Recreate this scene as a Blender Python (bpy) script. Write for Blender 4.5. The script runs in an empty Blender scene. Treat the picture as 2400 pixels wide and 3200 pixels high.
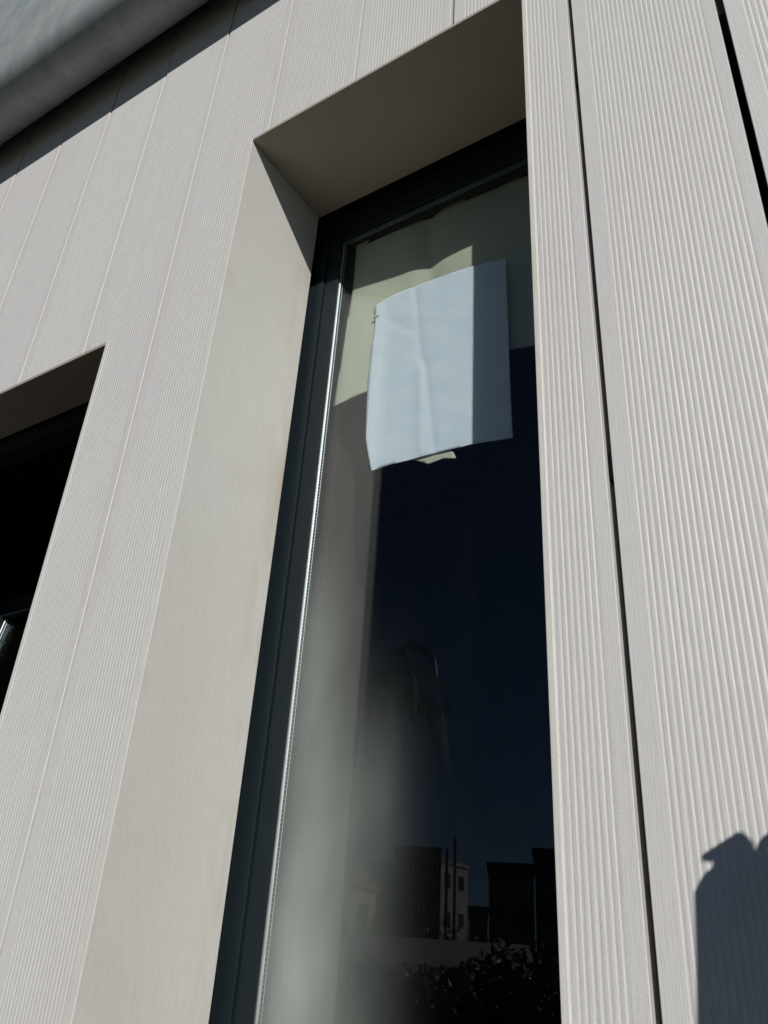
import bpy, bmesh, math, random
from mathutils import Vector, Matrix
random.seed(7)
SC = bpy.context.scene
COL = SC.collection
# ------------------------------------------------------------------ camera, sky, sun
S = 0.67            # metres between the lens and the face of the cladding: one "unit" below
CZ = 1.40           # camera height above the ground
def W(X, Y, Z):     # facade units (Y = 1 is the face of the planks, Z = 0 is lens height) to metres
    return Vector((X * S, (Y - 1.0) * S, CZ + Z * S))
cam = bpy.data.cameras.new('camera'); camo = bpy.data.objects.new('camera', cam); COL.objects.link(camo)
r = Vector((0.843207, 0.534509, 0.057466)); d = Vector((-0.22422, 0.446828, -0.866066)); f = Vector((-0.488597, 0.717388, 0.496616))
camo.matrix_world = Matrix(((r.x, -d.x, -f.x, 0), (r.y, -d.y, -f.y, -S), (r.z, -d.z, -f.z, CZ), (0, 0, 0, 1)))
cam.sensor_fit = 'VERTICAL'; cam.sensor_height = 24.0; cam.sensor_width = 18.0
cam.lens = 24.0 * 2679.0 / 3200.0
cam.clip_start = 0.02; cam.clip_end = 3000
SC.camera = camo
SUN = Vector((0.836, -1.0, 0.7515)).normalized()
EL = math.asin(SUN.z); ROT = math.atan2(SUN.x, SUN.y)
w = bpy.data.worlds.new('World'); SC.world = w; w.use_nodes = True
nt = w.node_tree; nt.nodes.clear()
sky = nt.nodes.new('ShaderNodeTexSky'); sky.sky_type = 'NISHITA'; sky.sun_disc = False
sky.sun_elevation = EL; sky.sun_rotation = ROT
sky.air_density = 0.62; sky.dust_density = 0.05; sky.ozone_density = 3.0
bg = nt.nodes.new('ShaderNodeBackground'); bg.inputs[1].default_value = 0.05
wo = nt.nodes.new('ShaderNodeOutputWorld')
nt.links.new(sky.outputs[0], bg.inputs[0]); nt.links.new(bg.outputs[0], wo.inputs[0])
sl = bpy.data.lights.new('sun', 'SUN'); sl.energy = 5.0; sl.angle = math.radians(0.53); sl.color = (1.0, 0.972, 0.935)
so = bpy.data.objects.new('sun', sl); COL.objects.link(so)
so.rotation_euler = SUN.to_track_quat('Z', 'Y').to_euler(); so.location = (6, -8, 9)
SC.view_settings.view_transform = 'Standard'; SC.view_settings.look = 'None'
SC.view_settings.exposure = -0.29; SC.view_settings.gamma = 1.0; SC.view_settings.use_curve_mapping = False
SC.render.engine = 'CYCLES'
SC.cycles.max_bounces = 14; SC.cycles.transparent_max_bounces = 24
SC.cycles.sample_clamp_indirect = 4.0

# ------------------------------------------------------------------ materials
def new_mat(name):
    m = bpy.data.materials.new(name); m.use_nodes = True
    t = m.node_tree; return m, t, t.nodes['Principled BSDF']
def N(t, kind, **kw):
    n = t.nodes.new(kind)
    for k, v in kw.items():
        if k in n.inputs: n.inputs[k].default_value = v
        else: setattr(n, k, v)
    return n
def noise(t, vec, scale, detail=3, rough=0.55, stretch=None):
    if stretch:
        mp = N(t, 'ShaderNodeMapping'); mp.inputs['Scale'].default_value = stretch
        t.links.new(vec, mp.inputs['Vector']); vec = mp.outputs[0]
    n = N(t, 'ShaderNodeTexNoise', Scale=scale, Detail=detail, Roughness=rough)
    t.links.new(vec, n.inputs['Vector']); return n.outputs[0]
def rng(t, v, a, b, c, e):
    n = N(t, 'ShaderNodeMapRange'); n.inputs[1].default_value = a; n.inputs[2].default_value = b
    n.inputs[3].default_value = c; n.inputs[4].default_value = e
    t.links.new(v, n.inputs[0]); return n.outputs[0]
def mixc(t, fac, a, b, mode='MIX'):
    n = N(t, 'ShaderNodeMix', data_type='RGBA', blend_type=mode)
    for s, v in ((n.inputs[0], fac), (n.inputs[6], a), (n.inputs[7], b)):
        if isinstance(v, (int, float)): s.default_value = v
        elif isinstance(v, tuple): s.default_value = (*v, 1) if len(v) == 3 else v
        else: t.links.new(v, s)
    return n.outputs[2]
def math_(t, op, a, b=0.0):
    n = N(t, 'ShaderNodeMath', operation=op)
    for s, v in ((n.inputs[0], a), (n.inputs[1], b)):
        if isinstance(v, (int, float)): s.default_value = v
        else: t.links.new(v, s)
    return n.outputs[0]
def bump(t, p, h, strength, dist, prev=None):
    n = N(t, 'ShaderNodeBump', Strength=strength, Distance=dist)
    t.links.new(h, n.inputs['Height'])
    if prev is not None: t.links.new(prev, n.inputs['Normal'])
    t.links.new(n.outputs[0], p.inputs['Normal']); return n.outputs[0]

def mat_plank(name, base, warm, brush=0.25, spec=0.5, edge_stain=False, rough=0.48):
    m, t, p = new_mat(name)
    g = N(t, 'ShaderNodeNewGeometry').outputs['Position']
    oi = N(t, 'ShaderNodeObjectInfo').outputs['Random']
    big = noise(t, g, 2.3, 4, 0.6, (1, 1, 0.45))
    c = mixc(t, rng(t, big, 0.35, 0.7, 0, 1), base, warm)
    fine = noise(t, g, 420, 2, 0.7, (1, 1, 0.12))
    speck = noise(t, g, 900, 1, 0.8)
    streak = noise(t, g, 700, 2, 0.6, (1, 1, 0.02))
    c = mixc(t, 1.0, c, rng(t, fine, 0.3, 0.7, 0.955, 1.03), 'MULTIPLY')
    c = mixc(t, 1.0, c, rng(t, speck, 0.3, 0.6, 0.91, 1.02), 'MULTIPLY')
    c = mixc(t, 1.0, c, rng(t, streak, 0.3, 0.7, 0.975, 1.02), 'MULTIPLY')
    c = mixc(t, 1.0, c, rng(t, oi, 0, 1, 0.965, 1.02), 'MULTIPLY')
    st = noise(t, g, 9, 5, 0.65, (1, 1, 0.5))          # faint handling marks and water stains
    c = mixc(t, rng(t, st, 0.56, 0.80, 0, 0.34 if edge_stain else 0.22), c, (0.43, 0.39, 0.31) if edge_stain else (0.42, 0.38, 0.37))
    sp = noise(t, g, 60, 2, 0.5)
    c = mixc(t, rng(t, sp, 0.755, 0.80, 0, 0.35), c, (0.22, 0.19, 0.15))
    if edge_stain:
        # lime-yellow weathering that has crept in from the inner end of the reveal board
        sx = N(t, 'ShaderNodeSeparateXYZ'); t.links.new(g, sx.inputs[0])
        e = rng(t, sx.outputs[1], 0.150, 0.198, 0, 1)
        nn = noise(t, g, 26, 4, 0.6, (1, 1, 0.25))
        c = mixc(t, math_(t, 'MULTIPLY', math_(t, 'MULTIPLY', e, rng(t, nn, 0.42, 0.66, 0, 1)), 0.5), c, (0.40, 0.33, 0.20))
    t.links.new(c, p.inputs['Base Color'])
    p.inputs['Roughness'].default_value = rough; p.inputs['Specular IOR Level'].default_value = spec
    h = math_(t, 'ADD', math_(t, 'MULTIPLY', streak, 1.0), math_(t, 'MULTIPLY', speck, 0.55))
    bump(t, p, h, brush, 0.0012)
    return m
M = {}
M['plank'] = mat_plank('fluted_composite', (0.602, 0.592, 0.567), (0.572, 0.556, 0.545), 0.26)
M['trim'] = mat_plank('smooth_composite', (0.628, 0.620, 0.580), (0.580, 0.568, 0.520), 0.24, edge_stain=True)
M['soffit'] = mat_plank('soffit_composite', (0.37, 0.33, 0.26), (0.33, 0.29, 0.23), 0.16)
def plain(name, c, rough=0.6, metal=0.0, spec=0.5, nz=None, amt=0.12, bmp=None):
    m, t, p = new_mat(name)
    p.inputs['Roughness'].default_value = rough; p.inputs['Metallic'].default_value = metal
    p.inputs['Specular IOR Level'].default_value = spec
    g = N(t, 'ShaderNodeNewGeometry').outputs['Position']
    n = noise(t, g, nz or 8, 4, 0.6)
    t.links.new(mixc(t, 1.0, c, rng(t, n, 0.3, 0.7, 1 - amt, 1 + amt), 'MULTIPLY'), p.inputs['Base Color'])
    if bmp: bump(t, p, noise(t, g, bmp[0], 3), bmp[1], bmp[2])
    return m
M['dark_frame'] = plain('anthracite_powder_coat', (0.0085, 0.0145, 0.018), 0.5, 0, 0.18, 6, 0.08, (1400, 0.12, 0.0004))
M['gasket'] = plain('rubber_gasket', (0.010, 0.011, 0.012), 0.55, 0, 0.3)
M['membrane'] = plain('black_membrane', (0.0075, 0.0065, 0.006), 0.95, 0, 0.05)
M['rail'] = plain('rail_brown', (0.050, 0.036, 0.032), 0.8, 0, 0.2)
M['clip'] = plain('black_clip', (0.012, 0.012, 0.012), 0.6, 0, 0.2)
M['alu'] = plain('spacer_aluminium', (0.46, 0.50, 0.52), 0.52, 1.0, 0.5, 60, 0.1)
M['bead'] = plain('glazing_edge', (0.09, 0.14, 0.16), 0.4, 0.0, 0.4)
M['plaster'] = plain('interior_plaster', (0.36, 0.38, 0.34), 0.8, 0, 0.2, 14, 0.05)
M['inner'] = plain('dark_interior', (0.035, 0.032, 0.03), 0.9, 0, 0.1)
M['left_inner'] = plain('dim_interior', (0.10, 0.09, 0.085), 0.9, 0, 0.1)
# zinc: mottled grey metal
m, t, p = new_mat('mottled_zinc'); g = N(t, 'ShaderNodeNewGeometry').outputs['Position']
a = noise(t, g, 9, 6, 0.68, (1.6, 1, 0.8)); b = noise(t, g, 60, 3, 0.6); cc = mixc(t, rng(t, a, 0.36, 0.66, 0, 1), (0.27, 0.305, 0.31), (0.41, 0.43, 0.405))
cc = mixc(t, rng(t, b, 0.3, 0.75, 0, 0.4), cc, (0.25, 0.285, 0.30)); cc = mixc(t, 1.0, cc, rng(t, noise(t, g, 500, 2), 0.3, 0.7, 0.95, 1.05), 'MULTIPLY')
t.links.new(cc, p.inputs['Base Color']); p.inputs['Metallic'].default_value = 0.25; p.inputs['Roughness'].default_value = 0.6; p.inputs['Specular IOR Level'].default_value = 0.2
bump(t, p, a, 0.10, 0.01); M['zinc'] = m
# glass: Schlick reflection over a faintly green see-through tint; dusty specks and a painted glow on the outer face
def mat_glass(name, dust_glow):
    m, t, p = new_mat(name); t.nodes.remove(p)
    out = t.nodes['Material Output']
    ge = N(t, 'ShaderNodeNewGeometry')
    dt = N(t, 'ShaderNodeVectorMath', operation='DOT_PRODUCT')
    t.links.new(ge.outputs['Incoming'], dt.inputs[0]); t.links.new(ge.outputs['Normal'], dt.inputs[1])
    co = math_(t, 'ABSOLUTE', dt.outputs['Value'])
    om = math_(t, 'SUBTRACT', 1.0, co)
    fr = math_(t, 'ADD', math_(t, 'MULTIPLY', math_(t, 'POWER', om, 5.0), 0.96), 0.022)
    tr = N(t, 'ShaderNodeBsdfTransparent'); tr.inputs[0].default_value = (0.945, 0.955, 0.950, 1)
    gl = N(t, 'ShaderNodeBsdfGlossy'); gl.inputs['Roughness'].default_value = 0.007
    mx = N(t, 'ShaderNodeMixShader'); t.links.new(fr, mx.inputs[0]); t.links.new(tr.outputs[0], mx.inputs[1]); t.links.new(gl.outputs[0], mx.inputs[2])
    last = mx.outputs[0]
    if dust_glow:
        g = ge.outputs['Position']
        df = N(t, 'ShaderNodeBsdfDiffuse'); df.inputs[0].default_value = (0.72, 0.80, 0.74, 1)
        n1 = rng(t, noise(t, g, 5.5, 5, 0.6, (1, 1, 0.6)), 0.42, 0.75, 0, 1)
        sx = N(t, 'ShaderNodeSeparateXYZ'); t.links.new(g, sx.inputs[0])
        # interior glow painted as pale colour low on the hinge side of the pane
        glow_fac = None
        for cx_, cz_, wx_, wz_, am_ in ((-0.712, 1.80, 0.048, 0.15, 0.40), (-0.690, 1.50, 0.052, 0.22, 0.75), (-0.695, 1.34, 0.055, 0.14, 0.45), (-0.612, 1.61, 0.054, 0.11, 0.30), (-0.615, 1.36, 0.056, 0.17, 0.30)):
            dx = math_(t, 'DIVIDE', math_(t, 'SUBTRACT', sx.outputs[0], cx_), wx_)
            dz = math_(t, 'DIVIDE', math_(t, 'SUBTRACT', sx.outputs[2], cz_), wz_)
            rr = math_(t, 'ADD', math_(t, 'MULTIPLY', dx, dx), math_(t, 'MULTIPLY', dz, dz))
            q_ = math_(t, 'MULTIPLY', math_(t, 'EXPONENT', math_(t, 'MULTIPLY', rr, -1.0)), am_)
            glow_fac = q_ if glow_fac is None else math_(t, 'ADD', glow_fac, q_)
        glow_fac = math_(t, 'MULTIPLY', glow_fac, rng(t, noise(t, g, 18, 4, 0.6, (1, 1, 0.4)), 0.3, 0.7, 0.8, 1.15))
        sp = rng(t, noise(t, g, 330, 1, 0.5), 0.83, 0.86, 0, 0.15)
        fac = math_(t, 'ADD', math_(t, 'ADD', math_(t, 'MULTIPLY', n1, 0.0015), math_(t, 'MULTIPLY', glow_fac, 0.21)), sp)
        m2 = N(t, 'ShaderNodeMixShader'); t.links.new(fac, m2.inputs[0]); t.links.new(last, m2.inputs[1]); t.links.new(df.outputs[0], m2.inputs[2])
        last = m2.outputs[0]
    t.links.new(last, out.inputs[0]); return m
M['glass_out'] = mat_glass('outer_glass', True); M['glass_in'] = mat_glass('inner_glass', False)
def mat_sheet(name, c, c2, trans=0.12):
    m, t, p = new_mat(name); g = N(t, 'ShaderNodeNewGeometry').outputs['Position']
    n = noise(t, g, 22, 4, 0.6)
    col = mixc(t, rng(t, n, 0.35, 0.7, 0, 1), c, c2); t.links.new(col, p.inputs['Base Color'])
    p.inputs['Roughness'].default_value = 0.8; p.inputs['Specular IOR Level'].default_value = 0.2
    tl = N(t, 'ShaderNodeBsdfTranslucent'); t.links.new(col, tl.inputs[0])
    mx = N(t, 'ShaderNodeMixShader'); mx.inputs[0].default_value = trans
    t.links.new(p.outputs[0], mx.inputs[1]); t.links.new(tl.outputs[0], mx.inputs[2]); t.links.new(mx.outputs[0], t.nodes['Material Output'].inputs[0])
    bump(t, p, noise(t, g, 35, 4), 0.25, 0.003); return m
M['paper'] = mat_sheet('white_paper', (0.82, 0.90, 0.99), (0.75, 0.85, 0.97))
M['cream'] = mat_sheet('cream_sheet', (0.60, 0.62, 0.51), (0.54, 0.57, 0.47))
M['tape'] = plain('dark_tape', (0.05, 0.035, 0.03), 0.7)

# ------------------------------------------------------------------ builders
def tag(o, label=None, cat=None, group=None, kind=None):
    if label: o['label'] = label
    if cat: o['category'] = cat
    if group: o['group'] = group
    if kind: o['kind'] = kind
    return o
ORG = {}
def thing(name, loc, label, cat, group=None):
    o = bpy.data.objects.new(name, None); COL.objects.link(o); o.location = loc; o.empty_display_size = 0.1
    ORG[o] = Vector(loc); return tag(o, label, cat, group)
def mesh_obj(name, vs, fs, mat, parent=None, origin=None, smooth=False, bevel=0.0):
    """vs in world metres"""
    po = ORG[parent] if parent else Vector((0, 0, 0))
    og = Vector(origin) if origin is not None else po
    me = bpy.data.meshes.new(name)
    me.from_pydata([tuple(Vector(v) - og) for v in vs], [], fs)
    if bevel:
        bm = bmesh.new(); bm.from_mesh(me)
        bmesh.ops.recalc_face_normals(bm, faces=bm.faces)
        bmesh.ops.bevel(bm, geom=[e for e in bm.edges if len(e.link_faces) == 2 and e.calc_face_angle(0) > 0.5], offset=bevel, segments=2, affect='EDGES', profile=0.5)
        bm.to_mesh(me); bm.free()
    else:
        bm = bmesh.new(); bm.from_mesh(me); bmesh.ops.recalc_face_normals(bm, faces=bm.faces); bm.to_mesh(me); bm.free()
    if smooth:
        for q in me.polygons: q.use_smooth = True
    if isinstance(mat, (list, tuple)):
        for q in mat: me.materials.append(q)
    else: me.materials.append(mat)
    o = bpy.data.objects.new(name, me); COL.objects.link(o)
    o.parent = parent; o.location = og - po; ORG[o] = og
    return o
def boxv(x0, x1, y0, y1, z0, z1, unit=True):
    P = [(x0, y0, z0), (x1, y0, z0), (x1, y1, z0), (x0, y1, z0), (x0, y0, z1), (x1, y0, z1), (x1, y1, z1), (x0, y1, z1)]
    if unit: P = [W(*q) for q in P]
    return P, [(0, 3, 2, 1), (4, 5, 6, 7), (0, 1, 5, 4), (1, 2, 6, 5), (2, 3, 7, 6), (3, 0, 4, 7)]
def merge(parts):
    V, F = [], []
    for v, f_ in parts:
        n = len(V); V += list(v); F += [tuple(i + n for i in q) for q in f_]
    return V, F
def box(name, dims, mat, parent=None, bevel=0.0, unit=True, **k):
    v, f_ = boxv(*dims, unit=unit); return mesh_obj(name, v, f_, mat, parent, bevel=bevel, **k)

# ------------------------------------------------------------------ facade geometry (units)
GND = -CZ / S
TOP = 5.2
AX0, AX1, AZ1, AZ0 = -1.1774, -0.409, 1.9514, -1.6       # main opening
BX0, BX1, BZ1, BZ0 = -2.62, -1.5725, 1.4145, -1.6         # left opening
TL, TR, TT = 0.0215, 0.0105, 0.0100                       # visible front edges of the reveal boards
facade = thing('facade_wall', W(-1, 1.1, GND), 'wall clad in off white fluted vertical planks around the two dark windows', 'wall')

def profile(xa, xb, seed):
    """front line of one plank between xa and xb: flat borders, fluted middle"""
    rnd = random.Random(seed)
    bl, br, pitch = 0.0285, 0.0175, 0.00875
    n = round((xb - xa - bl - br) / pitch); pitch = (xb - xa - bl - br) / n
    c = 0.0010
    pts = [(xa, 1 + c), (xa + c, 1.0), (xa + bl, 1.0)]
    shape = ((0.00, 0.03), (0.12, 0.55), (0.24, 0.98), (0.36, 0.92), (0.52, 0.45), (0.68, 0.10), (0.85, 0.0))
    for i in range(n):
        dep = (0.00060 if xa > -0.7 else 0.00052) * rnd.uniform(0.85, 1.1); off = rnd.uniform(-0.0003, 0.0003)
        for u, h in shape:
            hh = h * dep + (rnd.uniform(-1, 1) * 0.00006)
            pts.append((xa + bl + (i + u) * pitch + (off if 0 < u < 0.9 else 0), 1.0 + hh))
    pts += [(xb - br, 1.0), (xb - c, 1.0), (xb, 1 + c)]
    return pts
def clip_profile(pts, a, b):
    out = []
    for (x0, y0), (x1, y1) in zip(pts, pts[1:]):
        if x1 <= a or x0 >= b: continue
        def at(x): return (x, y0 + (y1 - y0) * (x - x0) / (x1 - x0)) if x1 > x0 else (x0, y0)
        p0 = at(a) if x0 < a else (x0, y0); p1 = at(b) if x1 > b else (x1, y1)
        if not out or out[-1] != p0: out.append(p0)
        out.append(p1)
    return out
PD = 0.031      # plank thickness
def extrude(pts, z0, z1, dy=0.0, cap_top=True, cap_bot=True):
    V = []; n = len(pts)
    back = [(pts[-1][0], 1 + PD), (pts[0][0], 1 + PD)]
    ring = [(x, y + dy) for x, y in pts] + [(x, y + dy) for x, y in back]
    m_ = len(ring)
    for z in (z0, z1):
        for x, y in ring: V.append(W(x, y, z))
    F = [(i, (i + 1) % m_, (i + 1) % m_ + m_, i + m_) for i in range(m_)]
    if cap_bot: F.append(tuple(reversed(range(m_))))
    if cap_top: F.append(tuple(range(m_, 2 * m_)))
    return V, F
seams = [-0.0395, -0.3065, -0.5816, -0.8526, -1.122, -1.3855, -1.6617, -1.925, -2.185, -2.443]
while seams[-1] > -5.6: seams.append(seams[-1] - 0.2655)
seams = [seams[0] + 0.2675 * k for k in range(9, 0, -1)] + seams
base_i = 9
for i in range(len(seams) - 1):
    xb, xa = seams[i], seams[i + 1]
    gb = {base_i: 0.0132, base_i + 1: 0.0098, base_i + 2: 0.0085}.get(i, 0.0068); ga = {base_i: 0.0132, base_i + 1: 0.0098, base_i + 2: 0.0085}.get(i + 1, 0.0068)
    xa_, xb_ = xa + ga / 2, xb - gb / 2
    pr = profile(xa_, xb_, 100 + i)
    dy = random.Random(i).uniform(-0.0012, 0.0012)
    segs = []
    for (ox0, ox1, oz0, oz1) in ((AX0 - TL, AX1 + TR, AZ0, AZ1 + TT), (BX0 - TL, BX1 + TR + 0.002, BZ0, BZ1 + TT)):
        if xb_ > ox0 and xa_ < ox1:
            segs.append(extrude(pr, oz1, TOP, dy))
            for a_, b_ in ((xa_, ox0), (ox1, xb_)):
                if b_ - a_ > 0.004:
                    segs.append(extrude(clip_profile(pr, a_, b_), oz0, oz1, dy, cap_top=False, cap_bot=False))
            segs.append(extrude(pr, GND + 0.15, oz0, dy))
            break
    else:
        segs.append(extrude(pr, GND + 0.15, TOP, dy))
    v, f_ = merge(segs)
    mesh_obj('plank', v, f_, M['plank'], facade)
# horizontal rails and clips seen down the open joints
for z in (-1.2, -0.45, 0.62, 1.52, 2.2, 2.9, 3.6, 4.4):
    for a_, b_ in ((-5.7, BX0 - 0.03), (BX1 + 0.03, AX0 - 0.03), (AX1 + 0.03, 2.3)) if z < 1.4 else (((-5.7, AX0 - 0.03), (AX1 + 0.03, 2.3)) if z < 1.95 else ((-5.7, 2.3),)):
        box('rail', (a_, b_, 1.0365, 1.052, z, z + 0.10), M['clip'], facade)
for i, s in enumerate(seams[7:16]):
    for z in (0.655, 1.55, 2.24):
        if z < 2 and AX0 - 0.02 < s < AX1 + 0.02: continue
        if s > -0.6 or z > 2:
            box('clip', (s - 0.011, s + 0.011, 1.0135, 1.033, z, z + 0.045) if s > -0.6 else (s - 0.006, s + 0.006, 1.0315, 1.0365, z, z + 0.03), M['clip'], facade)
# smooth reveal boards lining the openings
def L(dims, name='reveal_board', mat='trim', bevel=0.0009): return box(name, dims, M[mat], facade, bevel=bevel)
FY = 0.9985
L((AX0 - TL, AX0, FY, 1.296, AZ0, AZ1 + TT))
L((AX1, AX1 + TR, FY, 1.296, AZ0, AZ1 + TT))
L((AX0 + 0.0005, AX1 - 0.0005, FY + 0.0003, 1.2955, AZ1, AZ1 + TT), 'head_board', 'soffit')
L((AX0 + 0.0005, AX1 - 0.0005, FY + 0.0003, 1.3100, AZ0, AZ0 + 0.02), 'sill_board')
L((BX1, BX1 + TR + 0.002, FY, 1.145, BZ0, BZ1 + TT))
L((BX0 - TL, BX0, FY, 1.145, BZ0, BZ1 + TT))
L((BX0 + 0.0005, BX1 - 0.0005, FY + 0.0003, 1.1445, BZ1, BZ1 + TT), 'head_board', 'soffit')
L((BX0 + 0.0005, BX1 - 0.0005, FY + 0.0003, 1.1600, BZ0, BZ0 + 0.02), 'sill_board')
# masonry behind the cladding
def wallbox(n, dims, mat): return box(n, dims, M[mat], facade)
e = 0.004
for nm, dims in (('backing', (-5.8, BX0 - TL - e, 1.052, 1.62, GND, TOP)), ('backing', (BX1 + TR + e + .002, AX0 - TL - e, 1.052, 1.34, GND, AZ1 + TT + e)),
                 ('backing', (AX1 + TR + e, 2.4, 1.052, 1.62, GND, TOP)), ('backing', (BX0 - TL - e, BX1 + TR + e + .002, 1.052, 1.62, BZ1 + TT + e, AZ1 + TT + e)),
                 ('backing', (BX0 - TL - e, AX1 + TR + e, 1.0521, 1.62, AZ1 + TT + e, TOP)),
                 ('backing', (BX0 - TL - e, AX1 + TR + e, 1.0521, 1.62, GND, AZ0 - e))):
    wallbox(nm, dims, 'membrane')
# room behind
room = thing('interior_room', W(-1.5, 3.6, GND), 'dark empty room seen through the window glass', 'room')
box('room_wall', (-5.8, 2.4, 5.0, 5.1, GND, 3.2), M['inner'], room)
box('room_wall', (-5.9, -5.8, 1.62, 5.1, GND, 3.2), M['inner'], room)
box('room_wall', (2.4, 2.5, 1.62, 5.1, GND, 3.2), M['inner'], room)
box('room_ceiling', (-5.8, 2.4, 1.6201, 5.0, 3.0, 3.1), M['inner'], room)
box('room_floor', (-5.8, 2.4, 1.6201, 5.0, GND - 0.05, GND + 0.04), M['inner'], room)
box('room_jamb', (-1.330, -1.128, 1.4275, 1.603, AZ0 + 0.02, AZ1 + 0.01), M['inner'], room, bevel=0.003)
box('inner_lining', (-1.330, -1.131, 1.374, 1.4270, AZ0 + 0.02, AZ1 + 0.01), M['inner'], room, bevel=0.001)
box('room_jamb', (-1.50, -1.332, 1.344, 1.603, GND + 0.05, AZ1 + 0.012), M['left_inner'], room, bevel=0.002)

# ------------------------------------------------------------------ windows
def profile_frame(name, x0, x1, z0, z1, y0, y1, wd, mat, parent, bev=0.0012):
    """four mitre-less members, stiles full height, rails between"""
    v, f_ = merge([boxv(x0, x0 + wd, y0, y1, z0, z1), boxv(x1 - wd, x1, y0, y1, z0, z1),
                   boxv(x0 + wd, x1 - wd, y0 + 0.0004, y1 - 0.0004, z0, z0 + wd), boxv(x0 + wd, x1 - wd, y0 + 0.0004, y1 - 0.0004, z1 - wd, z1)])
    return mesh_obj(name, v, f_, M[mat], parent, bevel=bev)
win = thing('narrow_window', W(-0.79, 1.34, AZ0), 'tall narrow anthracite window with a sheet of white paper taped inside its glass', 'window')
fx0, fx1, fz1 = AX0 - 0.030, AX1 + 0.030, AZ1 + 0.004
profile_frame('outer_frame', fx0, fx1, AZ0 - 0.02, fz1, 1.3197, 1.372, 0.030 + 0.0270, 'dark_frame', win)
sx0, sx1, sz1 = fx0 + 0.057, fx1 - 0.057, fz1 - 0.057
sash = profile_frame('sash', sx0 + 0.0006, sx1 - 0.0006, AZ0 + 0.037, sz1 - 0.0006, 1.3262, 1.373, 0.0405, 'dark_frame', win)
gx0, gx1, gz1, gz0 = sx0 + 0.0411, sx1 - 0.0411, sz1 - 0.0411, AZ0 + 0.078
print('glass x0', gx0)
v, f_ = merge([boxv(gx0, gx0 + 0.0028, 1.3275, 1.3312, gz0, gz1), boxv(gx1 - 0.0028, gx1, 1.3275, 1.3312, gz0, gz1), boxv(gx0 + .0028, gx1 - .0028, 1.3277, 1.3312, gz1 - 0.0028, gz1)])
mesh_obj('gasket', v, f_, M['gasket'], win, bevel=0.0003)
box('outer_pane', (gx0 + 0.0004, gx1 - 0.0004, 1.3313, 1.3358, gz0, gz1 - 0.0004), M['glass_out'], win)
box('inner_pane', (gx0 + 0.0004, gx1 - 0.0004, 1.3484, 1.3530, gz0, gz1 - 0.0004), M['glass_in'], win)
def spacer(x, parent, z0, z1, y0=1.3360, y1=1.3482, side=1, tilt=None):
    # hollow aluminium bar with a rolled face: flat strip, two lips, row of vent slots
    prof = [(0, y0), (0.0008, y0), (0.0030, y0 + 0.0010), (0.0046, y0 + 0.0028), (0.0050, (y0 + y1) / 2), (0.0045, y1 - 0.0022), (0.0052, y1 - 0.0012), (0.0045, y1), (0, y1)]
    T = tilt or (lambda p: p)
    V = [W(*T((x + side * a, b, z))) for z in (z0, z1) for a, b in prof]; n = len(prof)
    F = [(i, (i + 1) % n, (i + 1) % n + n, i + n) for i in range(n)] + [tuple(range(n)), tuple(range(n, 2 * n))]
    o = mesh_obj('spacer_bar', V, F, M['alu'], parent)
    B = []; z = z0 + 0.01; ym = (y0 + y1) / 2
    while z < z1 - 0.006:
        xs = sorted((x + side * 0.0047, x + side * 0.0056))
        bv, bf = boxv(xs[0], xs[1], ym - 0.0034, ym + 0.0026, z, z + 0.0044); B.append(([W(*T(((q.x) / S, q.y / S + 1, (q.z - CZ) / S))) for q in bv], bf)); z += 0.0088
    vv, ff = merge(B); k = mesh_obj('vent_slot', vv, ff, M['clip'], parent); k['kind'] = 'stuff'
spacer(gx0 + 0.0008, win, gz0, gz1 - 0.0005)
spacer(gx1 - 0.0008, win, gz0, gz1 - 0.0005, side=-1)
box('spacer_bar', (gx0 + 0.008, gx1 - 0.008, 1.3361, 1.3481, gz1 - 0.0065, gz1 - 0.001), M['bead'], win)
v, f_ = merge([boxv(gx0, gx0 + 0.0085, 1.3534, 1.3600, gz0, gz1), boxv(gx1 - 0.0085, gx1, 1.3534, 1.3600, gz0, gz1)])
mesh_obj('inner_bead', v, f_, M['dark_frame'], win, bevel=0.0006)

# hanging sheets behind the glass
def sheet(name, poly, yfun, mat, label, cat, thick=0.0006, n=70, parent=None):
    """closed outline in facade units filled with a fine grid so that it can wrinkle"""
    bm = bmesh.new()
    vs = [bm.verts.new((x, 0, z)) for x, z in poly]; bm.faces.new(vs)
    xs = [q[0] for q in poly]; zs = [q[1] for q in poly]
    for k in range(1, n):
        for co, no in (((min(xs) + (max(xs) - min(xs)) * k / n, 0, 0), (1, 0, 0)), ((0, 0, min(zs) + (max(zs) - min(zs)) * k / n), (0, 0, 1))):
            bmesh.ops.bisect_plane(bm, geom=bm.verts[:] + bm.edges[:] + bm.faces[:], plane_co=co, plane_no=no)
    bm.verts.ensure_lookup_table()
    V = [W(q.co.x, yfun(q.co.x, q.co.z), q.co.z) for q in bm.verts]; F = [tuple(l.index for l in q.verts) for q in bm.faces]
    m_ = len(V); E = [tuple(x.index for x in ed.verts) for ed in bm.edges if len(ed.link_faces) == 1]; bm.free()
    V2 = [q + Vector((0, thick * S, 0)) for q in V]
    F = F + [tuple(i + m_ for i in reversed(q)) for q in F] + [(a, b, b + m_, a + m_) for a, b in E]
    og = W(sum(xs) / len(xs), 1.36, min(zs))
    o = mesh_obj(name, V + V2, F, M[mat], None, origin=og, smooth=True)
    return tag(o, label, cat)
def fold(x, z, x0, z0, x1, z1, wdt, h):
    """crease along a segment"""
    dx, dz = x1 - x0, z1 - z0; L2 = dx * dx + dz * dz; u = max(0, min(1, ((x - x0) * dx + (z - z0) * dz) / L2))
    dd = math.hypot(x - x0 - u * dx, z - z0 - u * dz); return h * math.exp(-(dd / wdt) ** 1.3)
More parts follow.
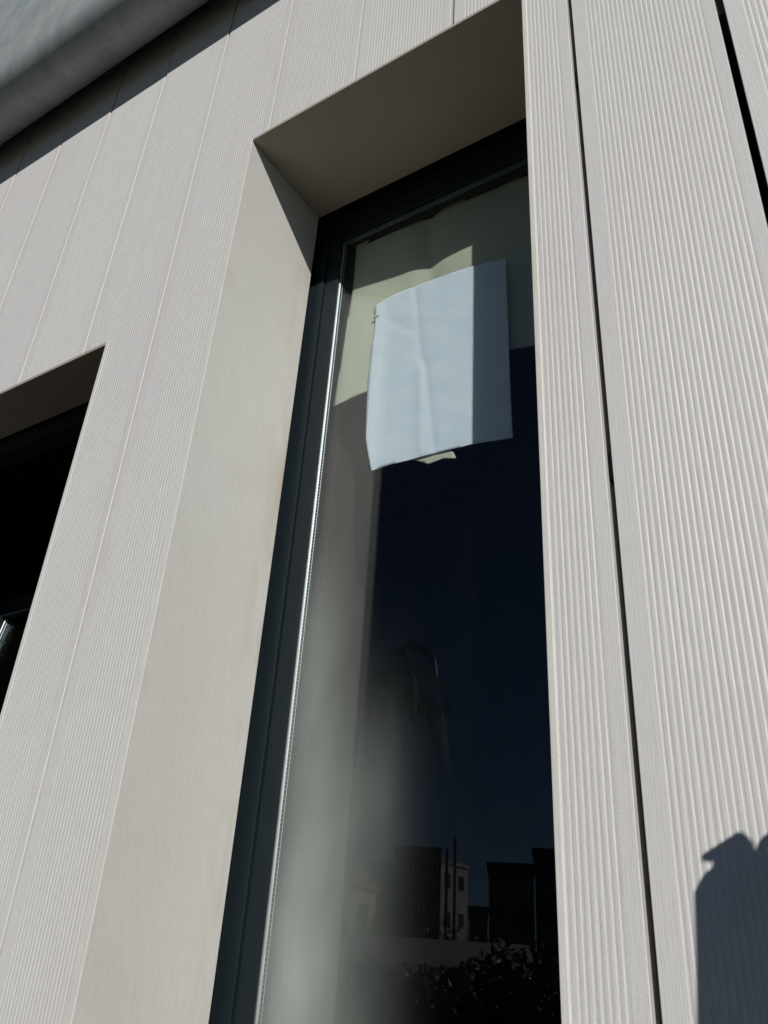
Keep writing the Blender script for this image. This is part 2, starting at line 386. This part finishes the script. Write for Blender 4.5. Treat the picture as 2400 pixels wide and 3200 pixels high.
def ypaper(x, z):
    y = 1.3553 + 0.0008 * (0.5 + 0.5 * math.sin(x * 9 + z * 3)) + 0.05 * max(0, (x + 0.86) * 0.03 if z > 1.33 else (x + 0.84) * 0.022)
    y += fold(x, z, -0.875, 1.60, -0.845, 1.33, 0.010, 0.0026) - fold(x, z, -0.850, 1.33, -0.835, 1.07, 0.009, 0.0020) + fold(x, z, -0.835, 1.33, -0.80, 1.06, 0.008, 0.0022)
    y += fold(x, z, -0.94, 1.50, -0.87, 1.44, 0.010, 0.002) + fold(x, z, -0.93, 1.14, -0.79, 1.22, 0.020, 0.0015) + 0.0004 * math.sin(x * 61 + 4 * math.sin(z * 17)) * math.sin(z * 43)
    return y
paper = [(-0.9968, 1.5815), (-0.9383, 1.5936), (-0.8708, 1.5916), (-0.787, 1.5873), (-0.7108, 1.5799), (-0.6206, 1.5631), (-0.6179, 1.4129), (-0.6162, 1.2237), (-0.612, 1.0364), (-0.6576, 1.0438), (-0.7108, 1.0508), (-0.7815, 1.0555), (-0.8634, 1.0577), (-0.9143, 1.061), (-0.9664, 1.06), (-0.9791, 1.1081), (-0.9902, 1.157), (-0.9953, 1.253), (-0.9978, 1.3427), (-0.9963, 1.4452), (-0.9901, 1.5176)]
sheet('paper_sheet', paper, ypaper, 'paper', 'creased white paper sheet stuck inside the tall window, its right part in blue shade', 'paper')
def ycream(x, z):
    y = 1.3625 + 0.014 * max(0, min(1, (x + 1.07) / 0.3)) + 0.0016 * math.sin(x * 21 + 1) + 0.003 * math.sin(z * 9 + x * 14)
    y += fold(x, z, -0.85, 1.9, -0.84, 1.5, 0.03, 0.010) - fold(x, z, -0.905, 1.75, -0.88, 1.55, 0.04, 0.003)
    return max(1.3605, y)
cream = [(-1.0856, 1.8827), (-1.0395, 1.8797), (-1.0469, 1.8646), (-0.9641, 1.8679), (-0.8487, 1.8725), (-0.7928, 1.8865), (-0.7426, 1.9007), (-0.7432, 1.8747), (-0.6968, 1.873), (-0.6523, 1.8732), (-0.6049, 1.8784), (-0.552, 1.8662), (-0.380, 1.860), (-0.380, 1.2832), (-0.5678, 1.2832), (-0.6156, 1.2937), (-0.995, 1.3067), (-1.1055, 1.2965), (-1.0932, 1.4209), (-1.0793, 1.69)]
cream = [(x, z if z < 1.8 else 1.855 + (z - 1.875) * 1.15) for x, z in cream]
sheet('cream_sheet', cream, ycream, 'cream', 'cream coloured sheet with ragged top hanging behind the white paper', 'sheet')
flap = [(-0.8721, 1.0817), (-0.8621, 1.0617), (-0.8407, 1.0492), (-0.8156, 1.0349), (-0.7995, 1.0368), (-0.7796, 1.0391), (-0.7478, 1.0294), (-0.7536, 1.0453), (-0.7682, 1.0625), (-0.7844, 1.0750)]
sheet('paper_scrap', flap, lambda x, z: 1.3600 + 0.01 * max(0, x + 0.79), 'cream', 'small torn scrap peeking out under the white paper sheet', 'scrap', n=10)

tp = bpy.data.objects['paper_sheet']
for (x, z, a_, k_) in ((-0.9895, 1.540, 0.0, 0.32),):
    V = [W(x + u * math.cos(a_) - v * math.sin(a_), 1.3534, z + u * math.sin(a_) + v * math.cos(a_)) for u, v in ((-0.03 * k_, -0.008 * k_), (0.035 * k_, -0.009 * k_), (0.034 * k_, 0.008 * k_), (-0.028 * k_, 0.009 * k_))]
    V += [q + Vector((0, 0.0003, 0)) for q in V]
    mesh_obj('tape', V, boxv(0, 1, 0, 1, 0, 1)[1], M['cream'] if a_ == 0 else M['tape'], tp)

# left window: fixed frame and a sash tilted inward
lw = thing('open_window', W(-2.1, 1.17, BZ0), 'dark window at the left edge with its sash tilted inward', 'window')
profile_frame('outer_frame', BX0 - 0.02, BX1 + 0.03, BZ0 - 0.02, BZ1 + 0.004, 1.150, 1.215, 0.055, 'dark_frame', lw)
tl = lambda p: (p[0], p[1] + 0.14 * (p[2] - 1.0), p[2])
def tbox(name, dims, mat, parent, bevel=0.0):
    v, f_ = boxv(*dims); v = [W(*tl((q.x / S, q.y / S + 1, (q.z - CZ) / S))) for q in v]; return mesh_obj(name, v, f_, M[mat], parent, bevel=bevel)
ts = tbox('sash', (-2.60, -2.517, 1.500, 1.545, -0.2, 1.10), 'dark_frame', lw, 0.001)
tbox('sash_rail', (-2.5165, -1.72, 1.5005, 1.5445, 1.03, 1.0995), 'dark_frame', lw, 0.001)
tbox('sash', (-1.72, -1.64, 1.500, 1.545, -0.2, 1.10), 'dark_frame', lw, 0.001)
tbox('outer_pane', (-2.5168, -1.7202, 1.5100, 1.5145, -0.2, 1.0295), 'glass_in', lw)
tbox('inner_pane', (-2.5168, -1.7202, 1.5270, 1.5315, -0.2, 1.0295), 'glass_in', lw)
spacer(-2.5164, lw, -0.2, 1.028, 1.5148, 1.5268, tilt=tl)
tbox('inner_bead', (-2.5165, -2.509, 1.5320, 1.540, -0.2, 1.028), 'bead', lw, 0.0006)

# ------------------------------------------------------------------ rounded zinc roof edge
rf = thing('roof_edge', W(-1.5, 0.87, 4.4), 'thick mottled grey metal roof edge with a rounded underside above the planks', 'roof edge')
cY, cZ, R = 0.862, 2.836, 0.100
prof = []
for k in range(0, 25):
    a = math.radians(180 + 180 * k / 24); prof.append((cY + R * math.cos(a), cZ + R * math.sin(a)))
prof = [(cY - R - 0.0005, cZ + 1.75)] + [(cY - R - 0.0002, cZ + 0.02)] + prof + [(cY + R, cZ + 1.75)]
V = [W(x, y, z) for x in (-5.8, 2.4) for y, z in prof]; n = len(prof)
F = [(i, (i + 1) % n, (i + 1) % n + n, i + n) for i in range(n)] + [tuple(range(n)), tuple(range(n, 2 * n))]
o = mesh_obj('metal_fascia', V, F, M['zinc'], rf)
for q in o.data.polygons:
    if len(q.vertices) == 4: q.use_smooth = True
box('roof_slab', (-5.8, 2.4, cY - R - 0.02, 2.2, cZ + 1.751, cZ + 1.85), M['zinc'], rf)
box('wall_bracket', (-5.79, 2.39, cY + R + 0.0005, 0.9985, 4.2, 4.3), M['clip'], rf)

# ------------------------------------------------------------------ unseen shape added right of the frame to cast the shadow in view
caster = thing('shadow_caster', W(0.30, 1.0, 0.35), 'added flat domed shape with tilted cap outside the right edge, seen only as a shadow', 'caster')
T0 = 0.32
def from_shadow(xs, zs, dt=0.0): return (xs + 0.836 * (T0 + dt), 1 - T0 - dt, zs + 0.7515 * (T0 + dt))
def prism(outline, th, name, mat, parent, bevel=0.0012):
    V = [W(*from_shadow(x, z, 0)) - Vector((0, 0, 0)) for x, z in outline]
    V2 = [q + Vector((0, th * S, 0)) for q in V]; n = len(V)
    F = [tuple(range(n)), tuple(reversed(range(n, 2 * n)))] + [(i, (i + 1) % n, (i + 1) % n + n, i + n) for i in range(n)]
    return mesh_obj(name, V + V2, F, M[mat], parent, bevel=bevel)
M['caster'] = plain('dark_coating', (0.03, 0.03, 0.034), 0.5)
# dome body as a flattened lathe
pr2 = [(0.0, 0.1340), (0.030, 0.1350), (0.048, 0.1440), (0.060, 0.1500), (0.073, 0.1470), (0.085, 0.139), (0.0925, 0.130), (0.0990, 0.119), (0.1015, 0.09), (0.105, 0.05), (0.1105, 0.0), (0.117, -0.06), (0.125, -0.14), (0.12, -0.16), (0, -0.162)]
V, F = [], []; K = 36
for rr_, zz in pr2:
    for k in range(K):
        a = 2 * math.pi * k / K; b = W(*from_shadow(-0.1565, zz)); V.append(b + Vector((rr_ * S * math.cos(a), 0.011 * S * min(1, rr_ / 0.05) * math.sin(a), 0)))
for i in range(len(pr2) - 1):
    for k in range(K): F.append((i * K + k, i * K + (k + 1) % K, (i + 1) * K + (k + 1) % K, (i + 1) * K + k))
mesh_obj('caster_body', V, F, M['caster'], caster, smooth=True)
prism([(-0.2318, 0.138), (-0.2340, 0.147), (-0.2290, 0.160), (-0.192, 0.162), (-0.1800, 0.134)], 0.004, 'neck', 'caster', caster)
prism([(-0.2395, 0.1488), (-0.2430, 0.1490), (-0.2455, 0.1525), (-0.2432, 0.1562), (-0.2060, 0.1765), (-0.2015, 0.1770), (-0.1920, 0.1670), (-0.1900, 0.1565), (-0.2290, 0.1490)], 0.004, 'cap', 'caster', caster)
arc = []
for k in range(15):
    a = math.radians(200 - 230 * k / 14); arc.append((-0.1655 + 0.0225 * math.cos(a), 0.1560 + 0.0205 * math.sin(a)))
arc += [(-0.1655 + 0.0120 * math.cos(math.radians(200 - 230 * k / 14)), 0.1545 + 0.0115 * math.sin(math.radians(200 - 230 * k / 14))) for k in range(14, -1, -1)]
prism(arc, 0.004, 'caster_ring', 'caster', caster, 0)
c1 = W(*from_shadow(-0.10, 0.06)); box('caster_arm', (c1.x - 0.012, c1.x + 0.012, c1.y + 0.006, -0.002, c1.z - 0.012, c1.z + 0.012), M['caster'], caster, unit=False, bevel=0.002)
box('caster_plate', (c1.x - 0.03, c1.x + 0.03, -0.008, -0.0025, c1.z - 0.05, c1.z + 0.05), M['caster'], caster, unit=False, bevel=0.001)

# ------------------------------------------------------------------ ground and what stands opposite (seen mirrored in the glass)
def sheetz(name, x0, x1, y0, y1, z, mat, n=1):
    o = mesh_obj(name, [(x0, y0, z), (x1, y0, z), (x1, y1, z), (x0, y1, z)], [(0, 1, 2, 3)], mat); o['kind'] = 'structure'; return o
def mat_ground(name, a, b, sc, bs=0.3):
    m, t, p = new_mat(name); g = N(t, 'ShaderNodeNewGeometry').outputs['Position']
    n = noise(t, g, sc, 6, 0.65); n2 = noise(t, g, sc * 14, 3, 0.6)
    c = mixc(t, rng(t, n, 0.35, 0.65, 0, 1), a, b); c = mixc(t, 1.0, c, rng(t, n2, 0.3, 0.7, 0.8, 1.15), 'MULTIPLY')
    t.links.new(c, p.inputs['Base Color']); p.inputs['Roughness'].default_value = 0.95; p.inputs['Specular IOR Level'].default_value = 0.15
    bump(t, p, n2, bs, 0.02); return m
M['soil'] = mat_ground('dry_grassland', (0.045, 0.052, 0.026), (0.075, 0.068, 0.038), 0.5)
M['paving'] = mat_ground('asphalt_paving', (0.062, 0.055, 0.046), (0.048, 0.043, 0.036), 3)
sheetz('ground', -1500, 1500, -1500, 1500, 0.0, M['soil'])
sheetz('pavement', -30, 30, -4.0, -0.002, 0.006, M['paving'])
def far(px_az, dist):   # azimuth in degrees from the outward normal, negative to the left
    a = math.radians(px_az); return Vector((dist * math.sin(a), 1.11 - dist * math.cos(a), 0))
def el(e_, dist): return CZ + dist * math.tan(math.radians(e_))
def building(name, az0, az1, dist, top, depth, wallc, label, wins=(3, 4), roof='flat', turn=1.0):
    a, b = far(az0, dist), far(az1, dist * turn); mid = (a + b) / 2; wdt = (b - a).length; H_ = el(top, dist)
    u = (b - a).normalized(); nrm = Vector((0, 0, 1)).cross(u); 
    if nrm.dot(mid) < 0: nrm = -nrm
    root = thing(name, mid, label, 'building')
    def P(s_, dpt, z): return a + u * s_ + nrm * dpt + Vector((0, 0, z))
    def bx(nm, s0, s1, d0, d1, z0, z1, mat, par=root):
        V = [P(s0, d0, z0), P(s1, d0, z0), P(s1, d1, z0), P(s0, d1, z0), P(s0, d0, z1), P(s1, d0, z1), P(s1, d1, z1), P(s0, d1, z1)]
        return mesh_obj(nm, V, boxv(0, 1, 0, 1, 0, 1)[1], mat, par)
    bx('wall', 0, wdt, 0, depth, 0, H_, wallc)
    if roof == 'flat': bx('parapet', -0.15, wdt + 0.15, -0.15, depth + 0.15, H_ + 0.004, H_ + 0.35, wallc)
    else:
        V = [P(-.3, -.3, H_), P(wdt + .3, -.3, H_), P(wdt + .3, depth + .3, H_), P(-.3, depth + .3, H_), P(wdt / 2, -.3, H_ + wdt * .28), P(wdt / 2, depth + .3, H_ + wdt * .28)]
        mesh_obj('roof', V, [(0, 4, 5, 3), (1, 2, 5, 4), (0, 1, 4), (3, 5, 2), (0, 3, 2, 1)], M['tile'], root)
        bx('chimney', wdt * .3, wdt * .3 + .8, 1, 1.8, H_ + wdt*.1, H_ + wdt * .28 + 2.2, wallc)
    nx, nz_ = wins
    for i in range(nx):
        for j in range(nz_):
            s0 = wdt * (i + .3) / nx; z0 = H_ * (j + .35) / nz_
            wf = bx('window', s0, s0 + wdt * .4 / nx, -0.06, 0.05, z0, z0 + H_ * .42 / nz_, M['pale'])
            bx('pane', s0 + .08, s0 + wdt * .4 / nx - .08, -0.09, -0.062, z0 + .08, z0 + H_ * .42 / nz_ - .08, M['far_glass'], wf)
    return root
M['pale'] = plain('pale_render', (0.55, 0.52, 0.48)); M['grey'] = plain('grey_render', (0.13, 0.125, 0.12)); M['orange'] = plain('salmon_render', (0.62, 0.40, 0.28))
M['tile'] = plain('roof_tile', (0.30, 0.12, 0.07)); M['far_glass'] = plain('far_glass', (0.02, 0.025, 0.03), 0.1); M['white'] = plain('white_render', (0.30, 0.30, 0.30))
building('salmon_house', -36.4, -33.2, 70, 6.4, 9, M['orange'], 'salmon rendered house with gable and chimney mirrored low in the glass', (2, 2), 'gable', 1.075)
building('dark_block', -32.2, -29.3, 95, 8.4, 12, M['grey'], 'dark square apartment block mirrored near the centre of the pane', (4, 4))
building('white_block', -29.25, -27.6, 100, 7.8, 10, M['white'], 'pale tall block mirrored between two darker blocks', (2, 4), 'flat', 1.045)
building('low_block', -27.5, -26.4, 90, 5.2, 10, M['grey'], 'low grey block mirrored right of the pale block', (2, 2))
building('shaded_block', -26.3, -23.6, 60, 7.6, 12, M['grey'], 'shaded flat roofed block mirrored near the right edge of the pane', (3, 3))
building('stepped_block', -23.5, -20.4, 60.5, 8.5, 12, M['grey'], 'taller shaded block mirrored at the right edge of the pane', (3, 3))
# boundary wall
bwm = plain('pink_wall', (0.24, 0.19, 0.16))
a, b = far(-36, 22), far(-24, 28); bw = mesh_obj('boundary_wall', [a, b, b + Vector((0, -.3, 0)), a + Vector((0, -.3, 0)), a + Vector((0, 0, 2.75)), b + Vector((0, 0, 3.1)), b + Vector((0, -.3, 3.1)), a + Vector((0, -.3, 2.75))], boxv(0, 1, 0, 1, 0, 1)[1], bwm)
tag(bw, 'long low pinkish boundary wall mirrored below the buildings', 'wall')
for az, top, lb in ((-28.9, 8.6, 'left of two slim poles mirrored before the pale block'), (-28.4, 9.2, 'right of two slim poles mirrored before the pale block')):
    pb = far(az, 55); H_ = el(top, 55); V = [pb + Vector((0.09 * math.cos(k * math.pi / 4), .09 * math.sin(k * math.pi / 4), z)) for z in (0, H_) for k in range(8)]
    o = mesh_obj('lamp_pole', V, [(k, (k + 1) % 8, (k + 1) % 8 + 8, k + 8) for k in range(8)] + [tuple(range(8, 16))], M['caster'], None, origin=pb); tag(o, lb, 'pole', 'slim poles before the pale block')
# leaves
def leafmat(name, c1_, c2_):
    m, t, p = new_mat(name); oi = N(t, 'ShaderNodeNewGeometry').outputs['Position']; n = noise(t, oi, 3, 3)
    t.links.new(mixc(t, rng(t, n, .35, .65, 0, 1), c1_, c2_), p.inputs['Base Color']); p.inputs['Roughness'].default_value = .5; return m
M['leaf'] = leafmat('dark_leaf', (0.03, 0.05, 0.02), (0.06, 0.085, 0.035)); M['bark'] = plain('palm_bark', (0.035, 0.03, 0.025), .9, nz=20, amt=.3)
M['grass'] = leafmat('dry_grass', (0.09, 0.10, 0.045), (0.16, 0.15, 0.08))
def bush(name, az, dist, wd, ht, label, seed):
    rnd = random.Random(seed); c = far(az, dist); root = thing(name, c, label, 'bush', 'dark bushes on the waste ground'); V, F = [], []
    for _ in range(3600):
        a_ = rnd.uniform(0, 2 * math.pi); u_ = rnd.uniform(0, 1) ** .5; q = c + Vector((wd * u_ * math.cos(a_), wd * .5 * u_ * math.sin(a_), ht * rnd.uniform(.05, 1) * (1 - .35 * u_ ** 3)))
        d1 = Vector((rnd.gauss(0, 1), rnd.gauss(0, 1), rnd.gauss(0, 1))).normalized() * rnd.uniform(.05, .11) * (1 + dist / 60); d2 = d1.cross(Vector((rnd.gauss(0, 1), rnd.gauss(0, 1), 1))).normalized() * .04
        n = len(V); V += [q - d1, q + d2, q + d1, q - d2]; F.append((n, n + 1, n + 2, n + 3))
    mesh_obj('foliage', V, F, M['leaf'], root); box('stem', (c.x - .06, c.x + .06, c.y - .06, c.y + .06, 0, ht * .5), M['bark'], root, unit=False)
for k, (az, dist, wd, ht, lb) in enumerate(((-35.0, 17, 1.9, 2.1, 'leftmost dark bush mirrored before the boundary wall'), (-31.2, 16.6, 1.8, 2.0, 'dark bush mirrored between the leftmost bush and the one under the poles'), (-27.2, 17.5, 1.9, 2.15, 'bush mirrored under the two slim poles'), (-23.3, 17, 2.0, 2.5, 'rightmost dark bush mirrored under the shaded block'), (-34.3, 48, 4.2, 5.6, 'dark tree clump mirrored under the salmon house'), (-30.0, 47, 4.4, 5.3, 'dark tree clump mirrored under the dark square block'), (-25.6, 46, 4.0, 4.6, 'dark tree clump mirrored under the shaded block'))):
    bush('bush', az, dist, wd, ht, lb, k)
# palm
pc = far(-34.6, 12.5); PH = el(18.2, 12.5) ; palm = thing('palm_tree', pc, 'palm tree with drooping fronds mirrored in the middle of the tall window', 'tree')
V, F = [], []; K = 10; H_lv = 16
for j in range(H_lv + 1):
    z = PH * j / H_lv; r_ = 0.11 - 0.03 * j / H_lv + (0.012 if j % 2 else 0)
    for k in range(K): V.append(pc + Vector((r_ * math.cos(2 * math.pi * k / K) - 0.5 * (1 - j / H_lv) ** 2 , r_ * math.sin(2 * math.pi * k / K), z)))
for j in range(H_lv):
    for k in range(K): F.append((j * K + k, j * K + (k + 1) % K, (j + 1) * K + (k + 1) % K, (j + 1) * K + k))
mesh_obj('trunk', V, F, M['bark'], palm, smooth=True)
top = pc + Vector((0, 0, PH))
for q in range(22):
    rnd = random.Random(500 + q); a_ = q * 2.399 + rnd.uniform(-.3, .3); e0 = rnd.choice((-.6, -.2, .2, .6, 1.0)) + rnd.uniform(-.15, .15); Lf = rnd.uniform(1.7, 2.6)
    hd = Vector((math.cos(a_), math.sin(a_), 0)); sd = Vector((-hd.y, hd.x, 0)); V, F = [], []; pos = top.copy(); ang = e0; pts = []
    for s in range(15):
        pts.append((pos.copy(), ang)); pos = pos + (hd * math.cos(ang) + Vector((0, 0, math.sin(ang)))) * Lf / 14; ang -= 0.11 + .016 * s
        ang = max(ang, -1.5)
    for s in range(14):
        (p0, a0), (p1, a1) = pts[s], pts[s + 1]; wv = Vector((0, 0, .012)); n = len(V); V += [p0 - sd * .01, p0 + sd * .01, p1 + sd * .01, p1 - sd * .01]; F.append((n, n + 1, n + 2, n + 3))
        if s > 1:
            for sub in (0, .5):
                for sg in (-1, 1):
                    b0 = p0.lerp(p1, sub); ll = Lf * .30 * math.sin(math.pi * min(1, (s + 2) / 16)) * rnd.uniform(.8, 1.1)
                    tip = b0 + sd * sg * ll * rnd.uniform(.25, .6) + (p1 - p0).normalized() * ll * .5 + Vector((0, 0, -ll * rnd.uniform(.3, 1.2))); n = len(V); V += [b0, b0 + (p1 - p0).normalized() * .022, tip]; F.append((n, n + 1, n + 2))
    mesh_obj('frond', V, F, M['leaf'], palm)
# grass tufts opposite the window
V, F = [], []; rnd = random.Random(3)
for _ in range(9000):
    az = math.radians(rnd.uniform(-42, -16)); dist = 4.6 + 22 * rnd.random() ** 1.6; b0 = Vector((dist * math.sin(az), -dist * math.cos(az), 0)); hh = rnd.uniform(.15, .55) * (1 if rnd.random() < .9 else 1.6)
    a_ = rnd.uniform(0, 6.28); d1 = Vector((math.cos(a_), math.sin(a_), 0)); n = len(V); V += [b0, b0 + d1 * .014, b0 + d1 * rnd.uniform(-.2, .2) + Vector((rnd.uniform(-.1, .1), rnd.uniform(-.1, .1), hh))]; F.append((n, n + 1, n + 2))
o = mesh_obj('grass', V, F, M['grass']); tag(o, 'dry grass growing opposite the window', 'grass', kind='stuff')
